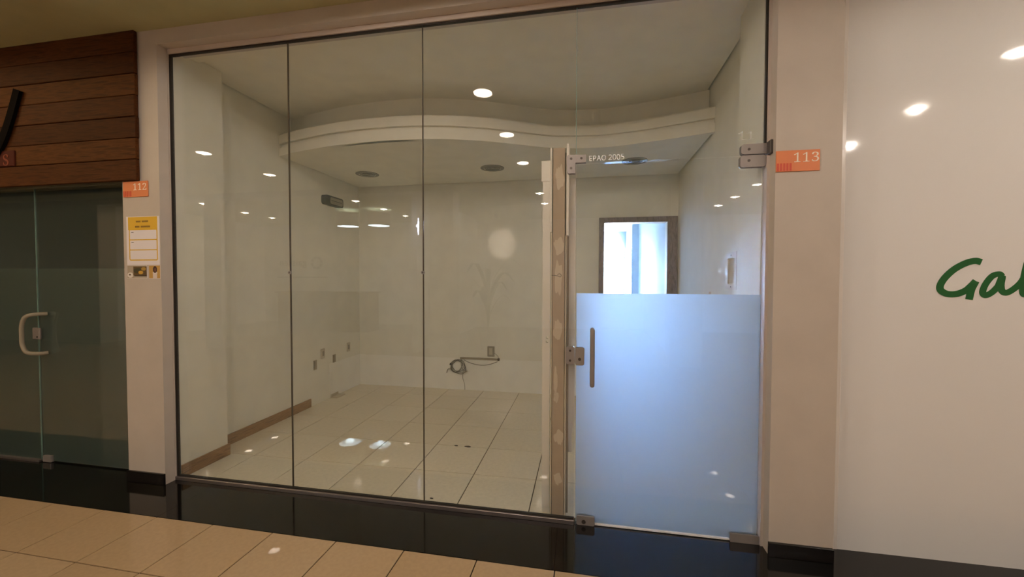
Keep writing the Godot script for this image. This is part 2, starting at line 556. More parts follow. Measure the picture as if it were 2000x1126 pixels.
func back_room():
	var w := struct("wall_back_001", "sunlit white walls of the room behind the empty shop", "wall")
	# a corner window: openings in the far wall and in the projecting end of the right wall; the near wall is the shop's back wall
	boxes("far_wall", [[Vector3(-1.72, -0.1, -8.75), Vector3(0.46, 2.8, -8.63)], [Vector3(0.46, 2.18, -8.75), Vector3(1.02, 2.8, -8.63)], [Vector3(0.46, -0.1, -8.75), Vector3(1.02, 0.2, -8.63)], [Vector3(1.02, -0.1, -8.75), Vector3(1.12, 2.8, -8.60)]], M.room_wall, w)
	boxes("right_wall", [[Vector3(1.045, 2.18, -8.60), Vector3(1.12, 2.8, -7.22)], [Vector3(1.045, -0.1, -8.60), Vector3(1.12, 0.2, -7.22)], [Vector3(1.045, -0.1, -7.22), Vector3(1.31, 2.8, -7.12)], [Vector3(1.19, -0.1, -7.12), Vector3(1.31, 2.8, ZB - 0.12)]], M.room_wall, w)
	box("left_wall", Vector3(-1.72, -0.1, -8.63), Vector3(-1.6, 2.8, ZB - 0.12), M.room_wall, w)
	var c := box("ceiling_003", Vector3(-1.7, 2.66, -8.7), Vector3(1.3, 2.78, ZB - 0.12), M.room_wall)
	tag(c, "white ceiling of the bright room behind the shop", "ceiling", "", "structure")
	var f := box("floor_002", Vector3(-1.7, -0.006, -8.7), Vector3(1.3, 0.0, ZB + 0.002), M.room_floor)
	tag(f, "pale floor of the bright room behind the shop", "floor", "", "structure")
	var v := thing("air_grille", "small grey slotted air grille in the ceiling of the bright back room", "grille", Vector3(0.58, 2.66, -7.7))
	box("frame", Vector3(0.46, 2.648, -8.15), Vector3(0.70, 2.66, -7.3), M.room_wall, v, 0.003)
	for i in 4:
		box("slot", Vector3(0.485 + i * 0.052, 2.645, -8.1), Vector3(0.512 + i * 0.052, 2.648, -7.35), M.grey_plastic, v)
	var n := struct("window_2", "bright corner window at the far end of the room behind the shop", "window")
	boxes("frame", [[Vector3(0.46, 0.2, -8.72), Vector3(0.49, 2.18, -8.66)], [Vector3(0.99, 0.2, -8.72), Vector3(1.02, 2.18, -8.66)], [Vector3(0.49, 2.15, -8.72), Vector3(0.99, 2.18, -8.66)], [Vector3(0.49, 0.2, -8.72), Vector3(0.99, 0.23, -8.66)]], M.room_wall, n)
	boxes("frame", [[Vector3(1.06, 0.2, -8.60), Vector3(1.10, 2.18, -8.57)], [Vector3(1.06, 0.2, -7.25), Vector3(1.10, 2.18, -7.22)], [Vector3(1.06, 2.15, -8.57), Vector3(1.10, 2.18, -7.25)], [Vector3(1.06, 0.2, -8.57), Vector3(1.10, 0.23, -7.25)]], M.room_wall, n)
	box("pane", Vector3(0.49, 0.23, -8.692), Vector3(0.99, 2.15, -8.688), M.glass, n)
	box("pane", Vector3(1.078, 0.23, -8.57), Vector3(1.082, 2.15, -7.25), M.glass, n)
	var d := struct("door_3", "brown-framed doorway in the back wall with its white leaf swung open", "door")
	var fz := ZB + 0.022
	box("frame_side", Vector3(0.216, 0.0, ZB - 0.13), Vector3(0.277, 2.172, fz), M.door_frame, d, 0.003)
	box("frame_side", Vector3(1.0, 0.0, ZB - 0.13), Vector3(1.112, 2.172, fz), M.door_frame, d, 0.003)
	box("frame_head", Vector3(0.277, 2.108, ZB - 0.13), Vector3(1.0, 2.172, fz), M.door_frame, d, 0.003)
	var leaf := box("leaf", Vector3(1.012, 0.01, -3.50), Vector3(1.046, 2.10, -2.79), M.room_wall, d, 0.003)
	obj("lever", tube([Vector3(1.012, 1.02, -3.42), Vector3(0.965, 1.02, -3.42), Vector3(0.96, 1.02, -3.32)], 0.009), M.steel, leaf)

# ==================================================================== the glass front of the empty shop
func glass_pane(called: String, x0: float, x1: float, y0: float, y1: float, parent: Node, z := 0.0) -> MeshInstance3D:
	return box(called, Vector3(x0, y0, z - 0.005), Vector3(x1, y1, z + 0.005), M.glass, parent)

func patch(called: String, x0: float, y0: float, x1: float, y1: float, parent: Node, r := 0.012, z := 0.006) -> MeshInstance3D:
	# clamp plates on both faces of the glass
	var st := begin()
	prism_into(st, rounded(x0, y0, x1, y1, r), z, z + 0.010)
	prism_into(st, rounded(x0, y0, x1, y1, r), -z, -z - 0.010)
	return obj(called, st.commit(), M.steel, parent)

func disc(called: String, x: float, y: float, r: float, z0: float, z1: float, m: Material, parent: Node) -> MeshInstance3D:
	var p := PackedVector2Array()
	for i in 14: p.append(Vector2(x + r * cos(TAU * i / 14), y + r * sin(TAU * i / 14)))
	return obj(called, prism(p, z0, z1), m, parent)

func shopfront():
	var w := struct("window_1", "frameless glass front of the empty shop, three tall panes and a transom over the door", "window")
	var xs := [-2.797, -1.861, -0.919, 0.022]
	for i in 3:
		glass_pane("pane", xs[i] + 0.0025, xs[i + 1] - 0.0025, 0.022, 2.999, w)
	var tr := glass_pane("pane", 0.0245, 1.016, 2.109, 2.999, w)
	for i in [1, 2]:
		box("sealant", Vector3(xs[i] - 0.0025, 0.03, -0.0055), Vector3(xs[i] + 0.0025, 2.999, 0.0055), M.sealant, w)
	box("sealant", Vector3(0.0205, 2.155, -0.005), Vector3(0.0235, 2.999, 0.005), M.glass_edge, w)
	# channels: grey sill, painted jamb and head, black gasket lines
	box("sill_channel", Vector3(-2.80, 0.0, -0.022), Vector3(0.022, 0.026, 0.024), M.aluminium, w, 0.002)
	boxes("frame_channel", [[Vector3(-2.80, 3.004, -0.03), Vector3(1.034, 3.034, 0.022)], [Vector3(-2.801, 0.0, -0.03), Vector3(-2.797, 3.004, 0.022)], [Vector3(1.021, 0.0, -0.03), Vector3(1.034, 3.004, 0.022)]], M.jamb, w)
	boxes("gasket", [[Vector3(-2.797, 2.994, -0.010), Vector3(1.021, 3.004, 0.012)], [Vector3(-2.797, 0.026, -0.010), Vector3(-2.788, 2.994, 0.012)], [Vector3(1.014, 2.13, -0.010), Vector3(1.021, 2.994, 0.012)], [Vector3(-2.788, 0.022, -0.010), Vector3(0.02, 0.032, 0.012)]], M.gasket, w)
	for x in [-1.861, -0.919]:
		var c := disc("glass_clip", x, 1.482, 0.011, 0.005, 0.012, M.steel, w)
		disc("screw", x, 1.482, 0.004, 0.012, 0.014, M.steel_dark, c)
	# L-shaped patch between the tall pane and the transom
	var st := begin()
	var ell := PackedVector2Array([Vector2(-0.030, 2.062), Vector2(-0.022, 2.052), Vector2(0.018, 2.052), Vector2(0.018, 2.112), Vector2(0.078, 2.112), Vector2(0.078, 2.155), Vector2(-0.022, 2.160), Vector2(-0.032, 2.150)])
	prism_into(st, ell, 0.006, 0.017)
	prism_into(st, ell, -0.006, -0.017)
	var l := obj("corner_patch", st.commit(), M.steel, w)
	for p in [Vector2(-0.006, 2.136), Vector2(0.052, 2.136), Vector2(-0.006, 2.082)]:
		disc("screw", p.x, p.y, 0.007, 0.017, 0.019, M.steel_dark, l)
	var h := patch("hinge_clamp", 0.897, 2.112, 1.036, 2.166, w, 0.014)
	disc("screw", 0.935, 2.138, 0.007, 0.016, 0.018, M.steel_dark, h)
	box("pivot", Vector3(1.020, 2.100, 0.006), Vector3(1.046, 2.172, 0.060), M.steel_dark, h, 0.004)
	var s := patch("strike_plate", -0.032, 0.946, 0.0205, 1.048, w)
	for y in [0.968, 1.026]:
		disc("screw", -0.006, y, 0.007, 0.016, 0.018, M.steel_dark, s)
	# vinyl letters on the transom, and two faded ones beside the hinge
	var v := letters("lettering", "EPAO 2005", 0.029, M.vinyl_white, tr, Vector3(0.193, 2.135, 0.0062), 0.001)
	v.rotation.z = deg_to_rad(0.5)
	letters("faded_lettering", "11", 0.042, M.vinyl_faded, tr, Vector3(0.922, 2.212, 0.0062), 0.001, "Droid Serif", false, Vector3.ZERO, 1.3)

func shop_door():
	var d := struct("door_1", "glass door of the empty shop, frosted below and clear above, with a steel pull", "door")
	glass_pane("pane", 0.027, 1.013, 0.010, 2.103, d)
	var film := box("frosted_film", Vector3(0.029, 0.011, -0.0066), Vector3(1.012, 1.361, -0.0056), M.frosted, d)
	film.set_meta("label", "frosted white film on the lower two thirds of the door")
	box("bottom_rail", Vector3(0.142, 0.004, -0.006), Vector3(0.872, 0.012, 0.006), M.panel_edge, d)
	var k := patch("lock", 0.0235, 0.942, 0.076, 1.046, d)
	disc("keyhole", 0.049, 0.978, 0.009, 0.016, 0.019, M.steel_dark, k)
	var st := begin()
	tube_into(st, smooth([Vector3(0.121, 1.150, 0.006), Vector3(0.121, 1.150, 0.05), Vector3(0.121, 1.135, 0.062), Vector3(0.121, 0.99, 0.064), Vector3(0.121, 0.855, 0.062), Vector3(0.121, 0.840, 0.05), Vector3(0.121, 0.840, 0.006)], 5), 0.0135, 12)
	obj("pull_handle", st.commit(), M.steel, d)
	var b := patch("floor_lock", 0.036, 0.001, 0.141, 0.054, d, 0.010)
	disc("keyhole", 0.078, 0.022, 0.012, 0.016, 0.019, M.steel_dark, b)
	patch("floor_hinge", 0.872, 0.001, 1.018, 0.048, d, 0.004)
	var h := patch("top_hinge", 0.893, 2.044, 1.018, 2.106, d, 0.014)
	disc("screw", 0.935, 2.078, 0.007, 0.016, 0.018, M.steel_dark, h)

# ==================================================================== unit 112
func neighbour_112():
	var z := -0.03
	var w := struct("window_3", "dim half-frosted fixed glass of unit 112 beside its door", "window")
	glass_pane("pane", -6.2, -4.126, 0.012, 2.13, w, z)
	box("frosted_film", Vector3(-6.2, 0.012, z - 0.0066), Vector3(-4.128, 1.515, z - 0.0056), M.frosted_green, w)
	box("sill_channel", Vector3(-6.2, 0.0, z - 0.02), Vector3(-4.126, 0.014, z + 0.02), M.aluminium, w)
	box("edge_strip", Vector3(-4.127, 0.012, z - 0.004), Vector3(-4.123, 2.13, z + 0.004), M.glass_edge, w)
	var d := struct("door_2", "dim half-frosted glass door of unit 112 with a bowed white pull", "door")
	glass_pane("pane", -4.12, -3.12, 0.012, 2.13, d, z)
	box("frosted_film", Vector3(-4.118, 0.012, z - 0.0066), Vector3(-3.122, 1.515, z - 0.0056), M.frosted_green, d)
	var st := begin()
	tube_into(st, smooth([Vector3(-4.03, 1.165, z + 0.004), Vector3(-4.05, 1.165, z + 0.05), Vector3(-4.10, 1.150, z + 0.085), Vector3(-4.135, 1.09, z + 0.09), Vector3(-4.14, 1.01, z + 0.09), Vector3(-4.135, 0.93, z + 0.09), Vector3(-4.10, 0.875, z + 0.085), Vector3(-4.05, 0.862, z + 0.05), Vector3(-4.03, 0.862, z + 0.004)], 5), 0.014, 10)
	obj("pull_handle", st.commit(), M.old_handle, d)
	var lk := box("lock", Vector3(-4.155, 0.965, z + 0.005), Vector3(-4.085, 1.055, z + 0.022), M.steel, d, 0.004)
	disc("keyhole", -4.105, 0.985, 0.008, z + 0.022, z + 0.024, M.steel_dark, lk)
	box("floor_lock", Vector3(-4.10, 0.002, z - 0.014), Vector3(-4.02, 0.052, z + 0.014), M.steel, d, 0.003)
	box("floor_hinge", Vector3(-3.20, 0.002, z - 0.014), Vector3(-3.118, 0.05, z + 0.014), M.steel, d, 0.003)
	box("top_patch", Vector3(-3.22, 2.07, z - 0.014), Vector3(-3.118, 2.128, z + 0.014), M.steel, d, 0.003)
	# the unlit room behind
	var r := struct("wall_back_002", "grey-green walls of the unlit room behind the glass of unit 112", "wall")
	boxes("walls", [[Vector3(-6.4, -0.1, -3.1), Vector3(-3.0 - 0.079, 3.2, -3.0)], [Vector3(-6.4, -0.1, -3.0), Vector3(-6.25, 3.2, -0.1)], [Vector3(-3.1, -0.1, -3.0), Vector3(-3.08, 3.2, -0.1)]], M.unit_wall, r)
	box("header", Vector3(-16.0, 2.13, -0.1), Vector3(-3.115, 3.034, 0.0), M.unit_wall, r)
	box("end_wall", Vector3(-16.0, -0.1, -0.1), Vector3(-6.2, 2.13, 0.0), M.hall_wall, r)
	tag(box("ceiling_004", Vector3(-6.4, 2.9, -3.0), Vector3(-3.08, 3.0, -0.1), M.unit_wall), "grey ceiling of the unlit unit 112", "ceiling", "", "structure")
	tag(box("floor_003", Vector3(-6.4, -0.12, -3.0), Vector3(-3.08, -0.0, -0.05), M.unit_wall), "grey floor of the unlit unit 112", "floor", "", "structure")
	var cab := thing("cabinet", "dark wall cabinet seen through the clear glass of unit 112", "cabinet", Vector3(-4.6, 1.5, -2.98))
	box("body", Vector3(-5.3, 1.25, -2.98), Vector3(-3.75, 1.95, -2.62), M.dark_cabinet, cab, 0.005)
	for i in 3:
		var dr := box("door", Vector3(-5.29 + i * 0.515, 1.26, -2.62), Vector3(-4.785 + i * 0.515, 1.94, -2.60), M.dark_cabinet, cab, 0.004)
		box("handle", Vector3(-5.06 + i * 0.515, 1.29, -2.60), Vector3(-5.0 + i * 0.515, 1.30, -2.585), M.steel_dark, dr)
	var t := thing("counter", "teal service counter in the unlit unit 112", "counter", Vector3(-3.8, 0, -1.6))
	box("body", Vector3(-4.3, 0.0, -1.9), Vector3(-3.3, 1.3, -1.4), M.teal_cabinet, t, 0.005)
	box("top", Vector3(-4.33, 1.3, -1.93), Vector3(-3.27, 1.34, -1.37), M.dark_cabinet, t, 0.004)
	# the wooden fascia sign
	var s := thing("wooden_sign", "brown horizontal plank sign board above the dark glass of unit 112", "sign", Vector3(-4.5, 2.115, 0.09))
	for i in 7:
		var y0 := 2.115 + i * 0.1452
		box("plank", Vector3(-6.4, y0 + 0.002, 0.094 + 0.002 * (i % 2)), Vector3(-2.957 + 0.002 * (i % 3), y0 + 0.1432, 0.119 + 0.002 * ((i * 3) % 2)), M["plank_%d" % ((i * 2) % 3)], s, 0.003)
	box("backing", Vector3(-6.4, 2.118, 0.09), Vector3(-2.965, 3.128, 0.098), M.sign_metal, s)
	var let := begin()
	stroke_into(let, [Vector2(-3.972, 2.80), Vector2(-4.05, 2.61), Vector2(-4.14, 2.44), Vector2(-4.25, 2.30)], 0.062, 0.124, 0.144)
	obj("script_letter", let.commit(), M.sign_metal, s).set_meta("label", "black slanting stroke of a script letter")
	var rd := box("red_block", Vector3(-4.42, 2.262, 0.120), Vector3(-4.035, 2.375, 0.130), M.sign_red, s, 0.003)
	letters("letter", "s", 0.105, M.sign_red_light, rd, Vector3(-4.112, 2.318, 0.1315), 0.003, "Droid Serif", false)

# ==================================================================== the glossy white panel with green script
func neighbour_panel():
	var p := struct("wall_right_002", "glossy white panel wall with green script beside the pillar of 113", "wall")
	box("panel", Vector3(1.335, 0.0, -0.05), Vector3(4.6, 3.0, -0.03), M.gloss_panel, p)
	box("edge_strip", Vector3(1.335, 0.0, -0.03), Vector3(1.414, 3.0, -0.026), M.panel_edge, p, 0.001)
	boxes("closing_wall", [[Vector3(4.6, -0.1, -0.1), Vector3(6.2, 3.0, 0.0)], [Vector3(1.335, -0.1, -0.1), Vector3(4.6, 3.0, -0.06)]], M.hall_wall, p)
	var t := thing("script_lettering", "green handwritten script letters on the glossy white panel", "lettering", Vector3(1.85, 1.34, -0.03))
	var g := begin()
	stroke_into(g, [Vector2(2.022, 1.532), Vector2(1.997, 1.539), Vector2(1.959, 1.529), Vector2(1.910, 1.498), Vector2(1.870, 1.454), Vector2(1.851, 1.415), Vector2(1.855, 1.390), Vector2(1.882, 1.373), Vector2(1.921, 1.373), Vector2(1.959, 1.390), Vector2(1.985, 1.416), Vector2(2.002, 1.438)], 0.031, -0.030, -0.027)
	stroke_into(g, [Vector2(2.002, 1.438), Vector2(1.987, 1.402), Vector2(1.980, 1.370), Vector2(1.976, 1.345)], 0.030, -0.030, -0.0272)
	obj("letter", g.commit(), M.green_vinyl, t, Vector3.ZERO)
	var a := begin()
	stroke_into(a, [Vector2(2.109, 1.461), Vector2(2.099, 1.473), Vector2(2.071, 1.464), Vector2(2.044, 1.425), Vector2(2.032, 1.384), Vector2(2.044, 1.367), Vector2(2.070, 1.382), Vector2(2.095, 1.412)], 0.0275, -0.030, -0.027)
	stroke_into(a, [Vector2(2.095, 1.412), Vector2(2.111, 1.461), Vector2(2.107, 1.421), Vector2(2.111, 1.392), Vector2(2.127, 1.380), Vector2(2.152, 1.393), Vector2(2.184, 1.426), Vector2(2.201, 1.457)], 0.0275, -0.030, -0.0272)
	obj("letter", a.commit(), M.green_vinyl, t)
	var l := begin()
	stroke_into(l, [Vector2(2.201, 1.457), Vector2(2.228, 1.52), Vector2(2.236, 1.56), Vector2(2.226, 1.565), Vector2(2.212, 1.53), Vector2(2.199, 1.45), Vector2(2.197, 1.385), Vector2(2.21, 1.372), Vector2(2.235, 1.385)], 0.0275, -0.030, -0.0274)
	obj("letter", l.commit(), M.green_vinyl, t)

# ==================================================================== the store across the hall, mirrored in the glass
func opposite_store():
	var w := struct("wall_back_003", "white store interior across the hall, mirrored in the shop glass", "wall")
	boxes("back_wall", [[Vector3(-10.5, -0.1, 9.3), Vector3(6.2, 3.2, 9.4)]], M.store_white, w)
	boxes("front_piers", [[Vector3(-2.75, 0.0, 4.6), Vector3(-2.3, HALL_H, 4.95)], [Vector3(1.4, 0.0, 4.6), Vector3(1.9, HALL_H, 4.95)], [Vector3(-7.6, 0.0, 4.6), Vector3(-7.2, HALL_H, 4.95)], [Vector3(-10.5, 3.02, 4.6), Vector3(6.2, HALL_H, 4.9)], [Vector3(-16.0, 0.0, 4.6), Vector3(-10.4, HALL_H, 4.95)]], M.hall_wall, w)
	for px in [-10.5, -3.25, 1.6]:
		box("party_wall", Vector3(px, 0.0, 4.95), Vector3(px + 0.1, HALL_H, 9.3), M.store_white, w)
	# wall sign, reads the right way from inside the hall
	var s := thing("wall_sign", "grey lettering with a round mark on the white wall across the hall", "sign", Vector3(-9.1, 1.7, 9.3))
	letters("lettering", "gaissen", 0.20, M.sign_grey, s, Vector3(-9.35, 1.92, 9.295), 0.01, "Droid Sans", true, Vector3(0, PI, 0))
	var mk := begin()
	for k in 8:
		var a := TAU * k / 8
		var b := TAU * (k + 0.8) / 8
		var p := PackedVector2Array()
		for i in 5: p.append(Vector2(cos(lerpf(a, b, i / 4.0)), sin(lerpf(a, b, i / 4.0))) * 0.21)
		for i in 5: p.append(Vector2(cos(lerpf(b, a, i / 4.0)), sin(lerpf(b, a, i / 4.0))) * 0.13)
		prism_into(mk, p, -0.005, 0.005)
	obj("round_mark", mk.commit(), M.sign_grey, s, Vector3(-8.48, 1.92, 9.29))
	box("thin_line", Vector3(-9.95, 1.44, 9.292), Vector3(-8.1, 1.475, 9.3), M.sign_grey, s)
	# furniture silhouettes
	var d := thing("reception_desk", "wooden reception desk in the store across the hall", "desk", Vector3(-6.6, 0, 7.6))
	box("front", Vector3(-8.3, 0.0, 7.4), Vector3(-5.6, 1.02, 7.5), M.desk_wood, d, 0.005)
	box("top", Vector3(-8.35, 1.02, 7.35), Vector3(-5.55, 1.07, 8.0), M.desk_wood, d, 0.005)
	for x in [-8.25, -5.65]:
		box("side", Vector3(x - 0.05, 0.0, 7.5), Vector3(x + 0.05, 1.02, 7.95), M.desk_wood, d)
	var p := thing("potted_plant", "leafy plant in a clay pot in the store across the hall", "plant", Vector3(-1.9, 0, 5.6))
	obj("pot", lathe([Vector2(0.0, 0.0), Vector2(0.14, 0.0), Vector2(0.19, 0.36), Vector2(0.17, 0.36), Vector2(0.16, 0.31), Vector2(0.0, 0.31)], 20), M.clay, p, Vector3(-1.9, 0, 5.6))
	for i in 9:
		var a := i * 2.4
		var r := 0.30 + 0.06 * (i % 3)
		var hgt := 1.1 + 0.09 * i
		var lf := begin()
		var q := smooth([Vector3(0, 0.31, 0), Vector3(cos(a) * 0.06, hgt * 0.7, sin(a) * 0.06), Vector3(cos(a) * r, hgt, sin(a) * r), Vector3(cos(a) * r * 1.7, hgt - 0.18, sin(a) * r * 1.7)], 4)
		var side := Vector3(-sin(a), 0, cos(a))
		for j in q.size() - 1:
			var wd0 := 0.05 * sin(PI * pow(float(j) / (q.size() - 1), 1.5)) + 0.006
			var wd1 := 0.05 * sin(PI * pow(float(j + 1) / (q.size() - 1), 1.5)) + 0.004
			quad(lf, q[j] - side * wd0, q[j] + side * wd0, q[j + 1] + side * wd1, q[j + 1] - side * wd1, Vector3.UP)
		obj("leaf", lf.commit(), M.leaf, p, Vector3(-1.9, 0, 5.6))
	# a track spotlight that throws a pool of light on the store's back wall
	var tl := thing("track_spotlight", "small black spotlight throwing a pool of light on the wall across the hall", "lamp", Vector3(-2.2, 3.0, 7.6))
	obj("stem", tube([Vector3(-2.2, 3.02, 7.6), Vector3(-2.2, HALL_H, 7.6)], 0.012, 8), M.black_plastic, tl)
	var aim := (Vector3(-2.40, 2.46, 9.3) - Vector3(-2.2, 3.0, 7.6)).normalized()
	obj("can", tube([Vector3(-2.2, 3.0, 7.6) - aim * 0.07, Vector3(-2.2, 3.0, 7.6) + aim * 0.06], 0.04, 16), M.black_plastic, tl)
	obj("light_lens", tube([Vector3(-2.2, 3.0, 7.6) + aim * 0.0605, Vector3(-2.2, 3.0, 7.6) + aim * 0.063], 0.034, 16), M.lamp_warm, tl)
	spot(Vector3(-2.2, 3.0, 7.6) + aim * 0.075, Color(1.0, 0.90, 0.78), 120.0, 0.04, tl, 14.0)
	var sl: SpotLight3D = tl.get_node("light")
	sl.spot_angle_attenuation = 1.0
	sl.look_at_from_position(Vector3(-2.2, 3.0, 7.6) + aim * 0.075, Vector3(-2.40, 2.46, 9.3))
	# two drum pendants
	for x in [-5.82, -4.99]:
		var l := thing("pendant_lamp", "drum pendant lamp with a glowing underside across the hall, " + ("nearer the wall lettering" if x < -5.5 else "nearer the round glowing sign"), "lamp", Vector3(x, 2.72, 6.88), "drum pendants across the hall")
		obj("shade", lathe([Vector2(0.27, 0.0), Vector2(0.27, 0.30), Vector2(0.262, 0.30), Vector2(0.262, 0.0), Vector2(0.27, 0.0)], 36), M.shade_fabric, l, Vector3(x, 2.72, 6.88))
		obj("light_diffuser", lathe([Vector2(0.262, 0.012), Vector2(0.0, 0.012), Vector2(0.0, 0.02), Vector2(0.262, 0.02), Vector2(0.262, 0.012)], 36), M.lamp_cool, l, Vector3(x, 2.72, 6.88))
		obj("cord", tube([Vector3(x, 2.74, 6.88), Vector3(x, HALL_H, 6.88)], 0.004, 6), M.black_plastic, l)
		spot(Vector3(x, 2.715, 6.88), Color(0.86, 0.96, 1.0), 0.25, 0.1, l, 80.0)
	# round projecting light-box sign
	var b := thing("lightbox_sign", "round glowing white projecting sign on a bracket across the hall", "sign", Vector3(-2.9, 2.38, 4.6))
	var bx := Vector3(-2.95, 2.39, 4.68)
	var can := obj("case", lathe([Vector2(0.0, -0.04), Vector2(0.165, -0.04), Vector2(0.165, 0.04), Vector2(0.0, 0.04)], 36), M.metal_grey, b, bx, Vector3(0, deg_to_rad(-28), PI / 2))
	for sd in [-1.0, 1.0]:
		var face := MeshInstance3D.new()
		face.name = "light_face"
		face.mesh = lathe([Vector2(0.0, 0.0), Vector2(0.155, 0.0), Vector2(0.155, 0.004), Vector2(0.0, 0.004)], 36)
		face.material_override = M.lamp_sign
		can.add_child(face, true)
		face.position = Vector3(0, 0.04 if sd > 0 else -0.044, 0)
	obj("bracket", tube([Vector3(-2.95, 2.55, 4.68), Vector3(-2.95, 2.62, 4.68), Vector3(-2.74, 2.62, 4.72)], 0.012, 8), M.metal_grey, b)
	var om := OmniLight3D.new()
	om.name = "sign_light"
	om.light_color = Color(0.86, 0.90, 1.0)
	om.light_energy = 0.02
	om.light_size = 0.03
	om.omni_range = 20.0
	om.omni_attenuation = 2.0
	om.shadow_enabled = true
	b.add_child(om)
	om.position = Vector3(-2.97, 2.39, 4.60) - b.position

func spot(at: Vector3, c: Color, e: float, size: float, parent: Node, angle := 78.0):
	var l := SpotLight3D.new()
	l.name = "light"
	l.light_color = c
	l.light_energy = e
	l.light_size = size
	l.spot_range = 20.0
	l.spot_attenuation = 2.0
	l.spot_angle = angle
	l.spot_angle_attenuation = 0.12
	l.shadow_enabled = true
	parent.add_child(l, true)
	l.position = at - wpos(parent)
	l.rotation.x = -PI / 2

func downlights():
	var trim := lathe([Vector2(0.082, 0.004), Vector2(0.085, -0.006), Vector2(0.105, -0.003), Vector2(0.105, 0.0), Vector2(0.082, 0.004)], 32)
	var face := lathe([Vector2(0.0, -0.003), Vector2(0.082, -0.003), Vector2(0.082, 0.0), Vector2(0.0, 0.0)], 32)
	var rows := [
		["row in front of unit 112", [Vector2(-5.03, 1.15), Vector2(-5.03, 2.28), Vector2(-5.05, 3.46)]],
		["row in front of the empty shop", [Vector2(-0.86, 1.23), Vector2(-0.86, 2.33), Vector2(-0.86, 3.53)]],
		["row in front of the white panel", [Vector2(3.21, 1.23), Vector2(3.27, 2.28), Vector2(3.32, 3.42)]],
		["row nearest the grey wall lettering", [Vector2(-8.55, 5.46), Vector2(-8.7, 6.76), Vector2(-8.7, 7.69)]],
		["row above the drum pendants", [Vector2(-4.94, 5.79), Vector2(-4.86, 6.89), Vector2(-4.81, 7.99)]],
		["row above the potted plant", [Vector2(-0.87, 5.69), Vector2(-0.89, 6.82)]],
		["row in the store facing the white panel", [Vector2(3.06, 5.63), Vector2(3.05, 6.76), Vector2(3.03, 7.78)]]]
	for r in rows:
		for i in r[1].size():
			var p: Vector2 = r[1][i]
			var at := Vector3(p.x, HALL_H, p.y)
			var which: String = ["closest to the shopfronts", "second from the shopfronts", "third from the shopfronts"][i]
			var l := thing("recessed_downlight", "round glowing ceiling downlight, %s, %s" % [r[0], which], "lamp", at, "ceiling downlights")
			obj("trim", trim, M.white_paint, l, at)
			obj("light_diffuser", face, M.lamp_warm, l, at)
			spot(at + Vector3(0, -0.005, 0), Color(1.0, 0.87, 0.66) if p.x < -4.0 else Color(1.0, 0.945, 0.885), 0.75 if p.x < -4.0 else 0.93, 0.015, l, 88.0)

